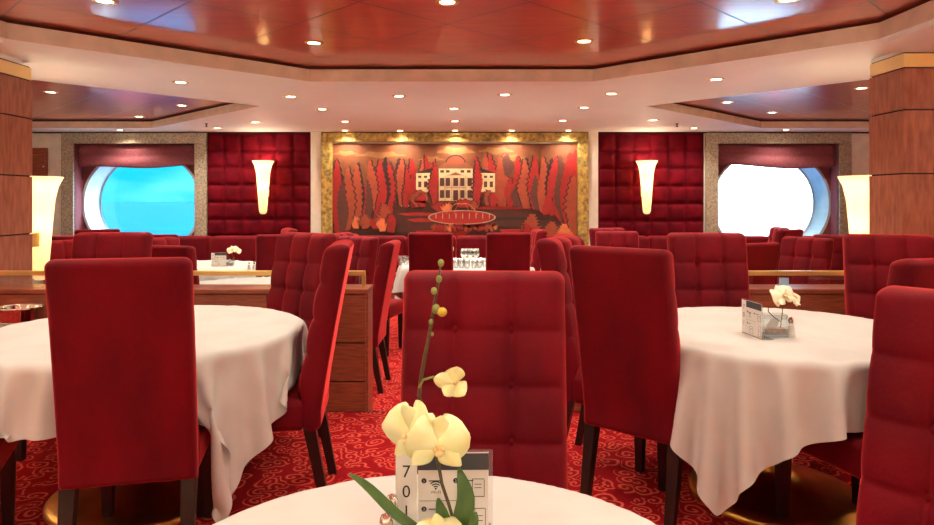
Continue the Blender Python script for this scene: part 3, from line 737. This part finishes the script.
def drape(R, side, rot, n, seed, steps=170, iters=7, chairs=()):
    """square cloth let fall over a round table top (position based dynamics)"""
    rs = np.random.RandomState(seed)
    g = np.linspace(-side/2, side/2, n); X, Y = np.meshgrid(g, g, indexing='ij')
    c, s = math.cos(rot), math.sin(rot)
    p = np.stack([X*c-Y*s, X*s+Y*c, np.full_like(X, TH+.007)], -1).astype(float)
    p[..., 2] += rs.rand(n, n)*.0008; p[..., :2] += .02*(rs.rand(2)-.5)
    v = np.zeros_like(p); h = g[1]-g[0]; dt = .016
    cons = []
    def addc(di, dj, k):
        L = h*math.hypot(di, dj); i0 = range(n-abs(di)) if di >= 0 else range(abs(di), n); 
        I, J = np.meshgrid(np.arange(n), np.arange(n), indexing='ij')
        ok = (I+di >= 0) & (I+di < n) & (J+dj >= 0) & (J+dj < n); a = np.stack([I[ok], J[ok]], -1)
        key = (a[:, 0] // max(1, abs(di))) % 2 if di else (a[:, 1] // max(1, abs(dj))) % 2
        for q in (0, 1):
            e = a[key == q]; cons.append((e[:, 0]*n+e[:, 1], (e[:, 0]+di)*n+e[:, 1]+dj, L, k))
    addc(1, 0, 1); addc(0, 1, 1); addc(1, 1, .5); addc(1, -1, .5); addc(2, 0, .10); addc(0, 2, .10)
    P = p.reshape(-1, 3); V = v.reshape(-1, 3)
    rest = np.hypot(P[:, 0], P[:, 1])+1e-9; RR = R+.006; zt = TH+.007
    anchor = np.stack([P[:, 0]/rest*RR, P[:, 1]/rest*RR, np.full(len(P), zt)], -1); reach = np.maximum(rest-RR, 0)*1.01; hang = rest > RR; pin = rest < R-.015; P0 = P.copy()
    for st in range(steps):
        V[:, 2] -= 9.8*dt; V *= .985 if st < steps-40 else .93
        Q = P+V*dt
        for it in range(iters):
            for a, b, L, k in cons:
                d = Q[b]-Q[a]; l = np.sqrt((d*d).sum(1))+1e-9
                if k < .3:
                    f = np.where(l < L, (l-L)/l, 0)*.5*k
                else: f = (l-L)/l*.5*k
                w = d*f[:, None]; Q[a] += w; Q[b] -= w
            rho = np.hypot(Q[:, 0], Q[:, 1])+1e-9
            ins = (rho < RR) & (Q[:, 2] < zt)
            top = ins & ((zt-Q[:, 2]) < np.maximum(RR-rho, .004)*1.2)
            Q[top, 2] = zt
            sd = ins & ~top; sc = RR/rho[sd]; Q[sd, 0] *= sc; Q[sd, 1] *= sc
            if chairs and it % 2 == 0: push_chairs(Q, chairs)
            d = Q-anchor; l = np.sqrt((d*d).sum(1))+1e-9; far_ = hang & (l > reach)
            Q[pin] = P0[pin]
            Q[far_] = anchor[far_]+d[far_]*(reach[far_]/l[far_])[:, None]
            Q[:, 2] = np.maximum(Q[:, 2], .01)
        V = (Q-P)/dt; sp_ = np.sqrt((V*V).sum(1))+1e-9; V *= np.minimum(1, 2.0/sp_)[:, None]; V[:, 2] = np.minimum(V[:, 2], .1)
        Q = P+V*dt
        con = (Q[:, 2] < zt+.002) & (np.hypot(Q[:, 0], Q[:, 1]) < R+.002) & (Q[:, 2] > TH-.02)
        V[con, :2] *= .3
        P = Q
    fs = [(i*n+j, (i+1)*n+j, (i+1)*n+j+1, i*n+j+1) for i in range(n-1) for j in range(n-1)]
    mb = MB(); mb.add(P.tolist(), fs); return mb
def table_proto(name, R, label, loc, group=None):
    t = thing(name, label, 'table', loc, 0, group)
    obj('tabletop', MB().lathe([(.001, TH), (R-.012, TH), (R-.004, TH-.006), (R-.004, TH-.03), (.001, TH-.03)], 48), wood, t)
    obj('pedestal', MB().lathe([(.05, .12), (.045, .2), (.045, TH-.06), (.2, TH-.03)], 24), legwood, t, smooth=True)
    b = R*.58
    obj('base', MB().lathe([(b, 0), (b, .014), (b*.96, .028), (b*.8, .045), (b*.5, .07), (b*.25, .10), (.075, .13), (.075, .18), (.06, .19), (.06, .21)], 40), bronze, t, smooth=True)
    return t
def cloth(R, side, rot, n, seed, label, loc, group=None, sub=0, steps=170, chairs=()):
    fr = [frame_of(k, loc[0], loc[1]) for k in chairs]
    o = obj('tablecloth', drape(R, side, rot, n, seed, steps, 7, fr), linen, smooth=True, sub=sub); o.location = loc
    return tag(o, label, 'tablecloth', group)
table_proto('round_table', .68, 'round table under white cloth at left, seated behind plain-backed chair', (-1.445, 3.04, 0))
cloth(.68, 1.88, .0, 64, 1, 'white tablecloth on the left near table, a corner hanging low', (-1.445, 3.04, 0), None, 1, 190, ('square to the camera', 'edge on at the aisle', 'far right of the left', 'right behind the near', 'only a dark leg'))
table_proto('round_table', .64, 'round table under white cloth at right, between the aisle and right-edge chairs', (1.38, 3.03, 0))
cloth(.64, 1.78, math.radians(4), 64, 5, 'white tablecloth on the right near table, long fold hanging at front', (1.38, 3.03, 0), None, 1, 190, ('mostly hidden behind the nearest', 'straight behind the right', 'in front of the right wooden', 'seen from its side'))
table_proto('round_table', .465, 'small round table nearest the camera, carrying the yellow orchid', (-.057, .97, 0))
cloth(.465, 1.4, .3, 48, 3, 'white tablecloth on the nearest table, under the yellow orchid', (-.057, .97, 0), None, 1)
far = None; farc = None
for x, y, R, lab in ((.03, 7.5, .76, 'far table below the picture, laden with glasses'), (-2.95, 7.2, .74, 'far left table below the blue porthole, seen over the partition'), (-4.9, 8.0, .70, 'far corner table behind the left column lamp'),
                     (2.3, 7.3, .72, 'far right table hidden behind the buttoned chair by the white porthole'), (1.75, 6.0, .55, 'table hidden behind the half-turned aisle chair, beyond the right partition'), (-1.75, 5.62, .60, 'table just beyond the left partition, glimpsed through its glass')):
    sc = (R/.74, R/.74, 1)
    if far is None:
        far = table_proto('round_table', .74, 'round table: '+lab, (x, y, LOW), 'far round tables'); far.scale = sc
        farc = cloth(.74, 2.05, .4, 50, 8, 'white cloth on the '+lab, (x, y, LOW), 'far white tablecloths', 0); farc.scale = sc
    else:
        dup(far, (x, y, LOW), .3, 'round table: '+lab, 'far round tables', sc)
        o = farc.copy(); C.objects.link(o); o.location = (x, y, LOW); o.scale = sc; o.rotation_euler = (0, 0, R0.uniform(0, 1.5)); o['label'] = 'white cloth on the '+lab

# ------------------------------------------------------------------ table-top things
TZ = TH+.0075
petal_y = mat('yellow_petal', (230, 234, 186), .55, rgb2=(226, 224, 158), scale=30, sss=.3, spec=.2)
petal_w = mat('white_petal', (248, 240, 214), .55, rgb2=(240, 228, 190), scale=30, sss=.3, spec=.2)
lip_m = mat('orchid_lip', (228, 214, 150), .5, rgb2=(212, 180, 120), scale=60)
green = mat('leaf_green', (74, 104, 40), .4, rgb2=(54, 84, 30), scale=20)
bud_m = mat('bud_green', (140, 146, 66), .5, rgb2=(112, 122, 50), scale=40)
yellow_bud = mat('yellow_bud', (222, 190, 60), .5, rgb2=(200, 170, 50), scale=40)
stem_m = mat('stem_brown_green', (86, 74, 36), .5, rgb2=(66, 58, 30), scale=40)
def petal_mb(c, n, dirv, L, Wd, cup=.2, tip=.5, droop=0.0):
    """one petal: c centre, n facing normal, dirv direction outwards"""
    n = Vector(n).normalized(); d = Vector(dirv); d = (d-n*d.dot(n)).normalized(); s = n.cross(d)
    nu, nv = 9, 10; vs = []
    for i in range(nv+1):
        t = i/nv; w = Wd*(math.sin(PI*min(1, .08+.92*t**.85))**tip)*(.35+.65*min(1, t*2.2)) if t < 1 else Wd*.06
        for j in range(nu+1):
            u = 2*j/nu-1
            z = cup*L*(t*t*.5)-droop*L*t*t-abs(u)**2*w*.28+.02*L*math.sin(5*t+3*u)
            vs.append(Vector(c)+d*(L*t)+s*(u*w*.5)+n*z)
    k = nu+1
    return MB().add(vs, [(i*k+j, i*k+j+1, (i+1)*k+j+1, (i+1)*k+j) for i in range(nv) for j in range(nu)])
def flower(parent, c, n, size, roll, pm, open_=1.0):
    n = Vector(n).normalized(); up = Vector((0, 0, 1)); a = up-n*up.dot(n); a.normalize(); b = n.cross(a)
    def dr(deg): q = math.radians(deg+roll); return a*math.cos(q)+b*math.sin(q)
    lp = MB(); cc = Vector(c)+n*size*.08
    lp.ball(cc, size*.06, 10, (1, 1, 1.2)); lp.ball(cc-a*size*.10+n*size*.03, size*.07, 10, (1.1, .8, .9))
    for s_ in (-1, 1): lp.ball(cc+b*s_*size*.07+n*size*.03-a*size*.03, size*.04, 8)
    f = obj('flower', lp, lip_m, parent, smooth=True)
    for dg, L, w in ((0, .52, .50), (126, .54, .42), (-126, .54, .42)):
        o = obj('petal', petal_mb(Vector(c)-n*size*.02, n, dr(dg), size*L, size*w, .15, .8), pm, f, smooth=True); th(o)
    for dg in (68, -68):
        o = obj('petal', petal_mb(Vector(c)+n*size*.015, n, dr(dg), size*.58, size*.86, .16, .42), pm, f, smooth=True); th(o)
    return f
def th(o, t=.0012):
    md = o.modifiers.new('thick', 'SOLIDIFY'); md.thickness = t; md.offset = 0
def orchid():
    D = 1.08; base = at(447, 560, D); base.z = TZ
    t = thing('potted_orchid', 'pale yellow orchid spray in small glass vase on the nearest table', 'flower', base)
    def L(px, py, d=D): return at(px, py, d)-base
    obj('vase', MB().lathe([(.024, 0), (.026, .004), (.026, .05), (.022, .062), (.020, .062), (.024, .05), (.024, .006), (.001, .006)], 20), glass_c, t, smooth=True)
    pts = [L(447, 556), L(455, 526), L(449, 505), L(442, 484), L(438, 462, D+.02), L(428, 425, D+.03), L(419, 396, D+.02), L(421, 378), L(425, 355), L(431, 326), L(434, 305), L(438, 285), L(441, 262)]
    obj('stem', MB().tube(pts, [.0028]*4+[.0030]*5+[.0026, .0024, .0022, .0016], 8), stem_m, t, smooth=True)
    for px, py, r in ((441, 263, .005), (439, 279, .0048), (434, 291, .005), (436, 309, .0066), (431, 322, .004), (432, 334, .003)):
        obj('bud', MB().ball(L(px, py, D-.004), r, 10, (1, 1, 1.25)), bud_m, t, smooth=True)
    yb = obj('bud', MB().ball(L(442, 312, D-.006), .0075, 12, (1.1, 1, 1.0)), yellow_bud, t, smooth=True); yb['label'] = 'bud turning yellow'
    obj('flower_stalk', MB().tube([L(419, 388), L(423, 380), L(433, 377), L(443, 378)], .0020, 8), bud_m, t, smooth=True)
    # half-open flower
    c = L(455, 383); f = obj('flower', MB().ball(c, .004, 10), lip_m, t, smooth=True)
    for d_, l_, w_ in (((-1, -.1, .25), .038, .026), ((.2, -.5, .9), .026, .036), ((.5, -.4, -.5), .024, .034), ((-.4, -.7, -.4), .026, .030)):
        th(obj('petal', petal_mb(c, (.25, -1, .15), d_, l_, w_, .5, .6), petal_y, f, smooth=True))
    flower(t, L(411, 434, D), (-.5, -.84, -.05), .094, 16, petal_y)
    flower(t, L(438, 446, D-.03), (.22, -1, .05), .090, -6, petal_y)
    flower(t, L(438, 540, D-.03), (-.1, -.75, .6), .074, 10, petal_y)
    def leaf(p, w, nrm):
        n_ = len(p); vs = []
        for i, q in enumerate(p):
            tt = i/(n_-1); ww = w*math.sin(PI*min(.97, .12+.88*tt))**.7
            tg = (p[min(i+1, n_-1)]-p[max(i-1, 0)]).normalized(); s_ = tg.cross(Vector(nrm)).normalized()
            for u in (-1, -.5, 0, .5, 1): vs.append(q+s_*u*ww*.5+Vector(nrm)*abs(u)*ww*.18)
        o = obj('leaf', MB().add(vs, [(i*5+j, i*5+j+1, (i+1)*5+j+1, (i+1)*5+j) for i in range(n_-1) for j in range(4)]), green, t, smooth=True, sub=1); th(o)
    leaf([L(446, 552), L(420, 530), L(402, 520), L(385, 504), L(370, 488), L(358, 479), L(349, 474)], .017, (0, -.8, .6))
    leaf([L(450, 552), L(458, 530), L(464, 512), L(467, 496), L(463, 482), L(459, 468, D+.01)], .032, (0, -1, .1))
    leaf([L(450, 550), L(446, 525), L(441, 510), L(438, 498)], .024, (0, -1, .1))
    leaf([L(452, 552), L(466, 535), L(474, 520), L(476, 512)], .024, (0, -1, .1))
orchid()

def card_stand(loc, rz, label, sc=1.0, digits='701'):
    """acrylic stand with a number strip and an instruction sheet, facing -y locally"""
    t = thing('table_card_stand', label, 'card stand', loc, rz, 'acrylic card stands'); t.scale = (sc,)*3
    w0, w1, h = -.083, .083, .152
    obj('acrylic_panel', MB().box(w0, w1, .0, .003, .0, h), acrylic, t, bevel=.001)
    obj('acrylic_foot', MB().box(w0, w1, .0, .05, 0, .003), acrylic, t)
    obj('number_strip', MB().box(w0+.001, -.046, -.0012, -.0004, .006, h-.006), paper, t)
    nb = MB()
    for i, ch in enumerate(digits):
        q = text_mb(ch, .030, lambda u, v, i=i: (-.064+u, -.0016, .110-.034*i+v-.004)); nb.add(q.v, q.f)
    obj('number', nb, black, t)
    obj('instruction_sheet', MB().box(-.044, .076, -.0012, -.0004, .006, h-.004), paper, t)
    obj('header', MB().box(-.044, .076, -.0018, -.0012, h-.034, h-.006), greyprint, t)
    pr = MB()
    def disc(x, z, r, n=16): pr.add([(x+r*math.cos(2*PI*k/n), -.0016, z+r*math.sin(2*PI*k/n)) for k in range(n)], [tuple(range(n))])
    def bar(x0_, x1_, z0_, z1_): pr.box(x0_, x1_, -.0018, -.0013, z0_, z1_)
    for x, z in ((-.034, .100), (.020, .100), (-.034, .052)): disc(x, z, .0045)
    q = text_mb('WI-FI', .0075, lambda u, v: (-.014+u, -.0017, .078+v)); pr.add(q.v, q.f)
    for r in (.004, .008, .012):
        for k in range(8):
            a, b = math.radians(45+90*k/8), math.radians(45+90*(k+1)/8); x, z = -.014, .0855
            pr.add([(x+(r+i)*math.cos(e), -.0017, z+(r+i)*math.sin(e)) for i, e in ((0, a), (0, b), (.002, b), (.002, a))], [(0, 1, 2, 3)])
    disc(-.014, .0865, .0017)
    bar(-.042, .030, .0655, .0662)
    for x, z in ((-.026, .0995), (.028, .0995), (-.026, .0515)): bar(x, x+.022, z-.0006, z+.0010)
    for x, z, w, hh in ((.048, .072, .020, .030), (.052, .010, .018, .042), (-.016, .012, .026, .028)):
        bar(x, x+w, z, z+.0010); bar(x, x+w, z+hh, z+hh+.0010); bar(x, x+.001, z, z+hh); bar(x+w, x+w+.001, z, z+hh)
        bar(x+.004, x+w-.004, z+hh*.5, z+hh*.5+.001); bar(x+.004, x+w-.004, z+hh*.7, z+hh*.7+.001)
    obj('print', pr, black, t)
    wn = MB()
    for ch, x, z in (('1', -.034, .100), ('2', .020, .100), ('3', -.034, .052)):
        q = text_mb(ch, .0065, lambda u, v: (x+u, -.0021, z+v-.0023)); wn.add(q.v, q.f)
    obj('step_number', wn, paper, t)
    return t
p = at(444, 540, 1.15); p.z = TZ; card_stand(p, .02, 'acrylic card stand with number 701, behind the yellow orchid')
def shaker(loc, label, m=None):
    t = thing('salt_shaker', label, 'shaker', loc, 0, 'salt and pepper shakers')
    obj('bottle', MB().lathe([(.016, 0), (.017, .004), (.012, .05), (.010, .062)], 16), m or glass_c, t, smooth=True)
    obj('filling', MB().lathe([(.0005, .003), (.0155, .004), (.0115, .05), (.0005, .05)], 14), paper, t)
    obj('cap', MB().lathe([(.011, .060), (.011, .072), (.008, .082), (.001, .086)], 16), chrome, t, smooth=True)
    return t
p = at(392, 545, 1.13); p.z = TZ; shaker(p, 'chrome capped shaker left of the yellow orchid, the farther one')
p = at(386, 552, 1.06); p.z = TZ; shaker(p, 'chrome capped shaker left of the yellow orchid, the closer one')

petals_brown = mat('potpourri', (150, 104, 58), .8, rgb2=(96, 60, 34), scale=90)
blue_gel = mat('pale_blue_gel', (150, 196, 214), .3)
def vase_orchid(base, label, sc=1.0, rz=0):
    t = thing('orchid_vase', label, 'flower vase', base, rz, 'white orchids in square glass vases'); t.scale = (sc,)*3
    b = MB()
    for a in ((-.05, .05, -.03, -.027), (-.05, .05, .027, .03)): b.box(*a, 0, .095)
    for a in ((-.05, -.047, -.027, .027), (.047, .05, -.027, .027)): b.box(*a, 0, .095)
    b.box(-.047, .047, -.027, .027, 0, .004)
    obj('glass_box', b, glass_c, t)
    obj('blue_gel', MB().box(-.046, .046, -.026, .026, .004, .012), blue_gel, t); obj('potpourri', MB().box(-.046, .046, -.026, .026, .012, .036), petals_brown, t)
    obj('paper_slip', MB().add([(-.03, .01, .036), (.02, .01, .036), (.03, .01, .06), (0, .01, .075)], [(0, 1, 2, 3)]), paper, t)
    obj('stem', MB().tube([(.03, 0, .03), (.035, 0, .06), (.0, .0, .085), (-.02, 0, .105), (-.02, 0, .13)], .002, 6), stem_m, t, smooth=True)
    obj('stem', MB().tube([(.035, 0, .06), (.04, 0, .10), (.04, 0, .165)], .0018, 6), stem_m, t, smooth=True)
    flower(t, Vector((.04, -.01, .175)), (.1, -.75, .6), .100, 20, petal_w)
    flower(t, Vector((.085, .0, .168)), (.5, -.6, .5), .085, -30, petal_w)
    return t
S2 = 262
D2 = 2.86
p = at(773, 328, D2); p.z = TZ; vase_orchid(p, 'white orchid in square glass vase on the right round table')
p = at(752, 329, D2); p.z = TZ; card_stand(p, -1.46, 'acrylic card stand seen at an angle on the right round table', 1.0)
p = at(791, 329, D2-.02); p.z = TZ; shaker(p, 'salt shaker beside the glass vase on the right round table')
ZF = LOW+TZ
p = at(229, 268, 7.25); p.z = ZF; vase_orchid(p, 'white orchid in glass vase on the far left table', 1.0)
p = at(219, 268, 7.2); p.z = ZF; card_stand(p, .1, 'acrylic card stand on the far left table beside the small white orchid', .98)
for k, (px, lab) in enumerate(((249, 'left'), (254, 'right'))):
    p = at(px, 270, 6.85); p.z = ZF; shaker(p, 'shaker on right end of far left table, the %s one' % lab)
t = thing('napkin', 'folded white napkin on right end of the far left table', 'napkin', (at(261, 270, 6.8).x, 6.8, ZF))
obj('fold', MB().box(-.05, .05, -.04, .04, 0, .022), linen, t, bevel=.008, smooth=True)
p = at(449, 266, 7.12); p.z = ZF
def bud_vase(base):
    t = thing('flower_vase', 'slim vase with cream bloom on far table left of the glasses', 'flower vase', base)
    obj('vase', MB().lathe([(.02, 0), (.022, .01), (.012, .08), (.016, .10)], 16), white_gloss, t, smooth=True)
    obj('stem', MB().tube([(0, 0, .09), (-.01, 0, .16), (-.005, 0, .2)], .003, 6), stem_m, t)
    flower(t, Vector((0, -.01, .19)), (.1, -1, .2), .09, 0, petal_y); flower(t, Vector((-.015, 0, .235)), (-.2, -1, .3), .06, 10, petal_y)
bud_vase(p)
# glasses on the far centre table
def wine(loc, label):
    t = thing('wine_glass', label, 'glass', loc, 0, 'wine glasses on the far table')
    obj('bowl', MB().lathe([(.004, .085), (.022, .095), (.036, .125), (.038, .15), (.031, .19), (.030, .19), (.036, .15), (.034, .125), (.02, .098), (.002, .09)], 20), goblet, t, smooth=True)
    obj('stem', MB().lathe([(.033, 0), (.033, .002), (.006, .008), (.004, .03), (.004, .085)], 16), goblet, t, smooth=True)
    return t
def tumbler(loc, label):
    t = thing('tumbler_glass', label, 'glass', loc, 0, 'tumblers on the far table')
    obj('glass_wall', MB().lathe([(.001, .004), (.026, .004), (.036, .10), (.034, .10), (.024, .008), (.001, .008)], 20), goblet, t, smooth=True)
    obj('glass_bottom', MB().lathe([(.001, 0), (.026, 0), (.026, .004), (.001, .004)], 20), goblet, t)
    return t
w0 = None
for i, (px, d, lab) in enumerate(((464, 7.2, 'left'), (470, 7.22, 'middle'), (476, 7.2, 'right'))):
    q = at(px, 266, d); q.z = ZF
    if w0 is None: w0 = wine(q, 'wine glass, %s of three behind the tumblers on far table' % lab)
    else: dup(w0, q, 0, 'wine glass, %s of three behind the tumblers on far table' % lab)
g0 = None
for i, (px, d, lab) in enumerate(((456, 7.02, 'first'), (461.5, 7.0, 'second'), (467, 6.98, 'third'), (474, 7.0, 'fourth'), (479.5, 7.02, 'fifth'), (485, 7.05, 'sixth'))):
    q = at(px, 268, d); q.z = ZF
    lb = 'tumbler, %s from left in the row on far table between two chair backs' % lab
    if g0 is None: g0 = tumbler(q, lb)
    else: dup(g0, q, 0, lb)
for px, lab in ((400, 'left'), (406, 'right')):
    q = at(px, 262, 7.35); q.z = ZF; dup(g0, q, 0, 'tumbler at left end of the far table, the %s one' % lab, 'tumblers on the far table')
# folded cards on the hidden right table
for px, lab in ((643, 'left'), (666, 'right')):
    q = at(px, 256, 6.05); q.z = ZF
    t = thing('menu_card', 'white card top peeping over the half-turned aisle chair, the %s one' % lab, 'card', q, 0, 'white cards on the hidden table')
    obj('card_panel', MB().hexa([(-.035, -.03, 0), (.035, -.03, 0), (.035, -.028, 0), (-.035, -.028, 0)], [(-.035, -.001, .255), (.035, -.001, .255), (.035, .001, .255), (-.035, .001, .255)]), paper, t)
    obj('card_panel', MB().hexa([(-.035, .028, 0), (.035, .028, 0), (.035, .03, 0), (-.035, .03, 0)], [(-.035, -.001, .255), (.035, -.001, .255), (.035, .001, .255), (-.035, .001, .255)]), paper, t)
# wine cooler on stand behind the left table
t = thing('wine_cooler', 'chrome wine cooler on a stand left of the near left chair, by the column', 'wine cooler', (-2.64, 4.0, 0))
obj('bucket', MB().lathe([(.001, .46), (.085, .462), (.105, .55), (.118, .68), (.124, .69), (.118, .692), (.112, .68), (.1, .55), (.08, .475), (.001, .47)], 32), chrome, t, smooth=True)
obj('stand_ring', MB().lathe([(.112, .58), (.122, .58), (.122, .6), (.112, .6), (.112, .58)], 32), chrome, t)
for k in range(3):
    a = 2*PI*k/3+.5; obj('leg', MB().tube([(.117*math.cos(a), .117*math.sin(a), .59), (.10*math.cos(a), .10*math.sin(a), .2), (.16*math.cos(a), .16*math.sin(a), .005)], .008, 8), chrome, t)

p = at(784, 288, 4.3); p.z = .766
t = thing('notice_card', 'small bluish card on top of the right partition behind the white orchid', 'card', p, -.3)
obj('card_panel', MB().box(-.028, .028, -.002, .002, 0, .058), mat('pale_blue_card', (170, 206, 226), .5), t); obj('card_foot', MB().box(-.028, .028, -.015, .015, 0, .002), acrylic, t)
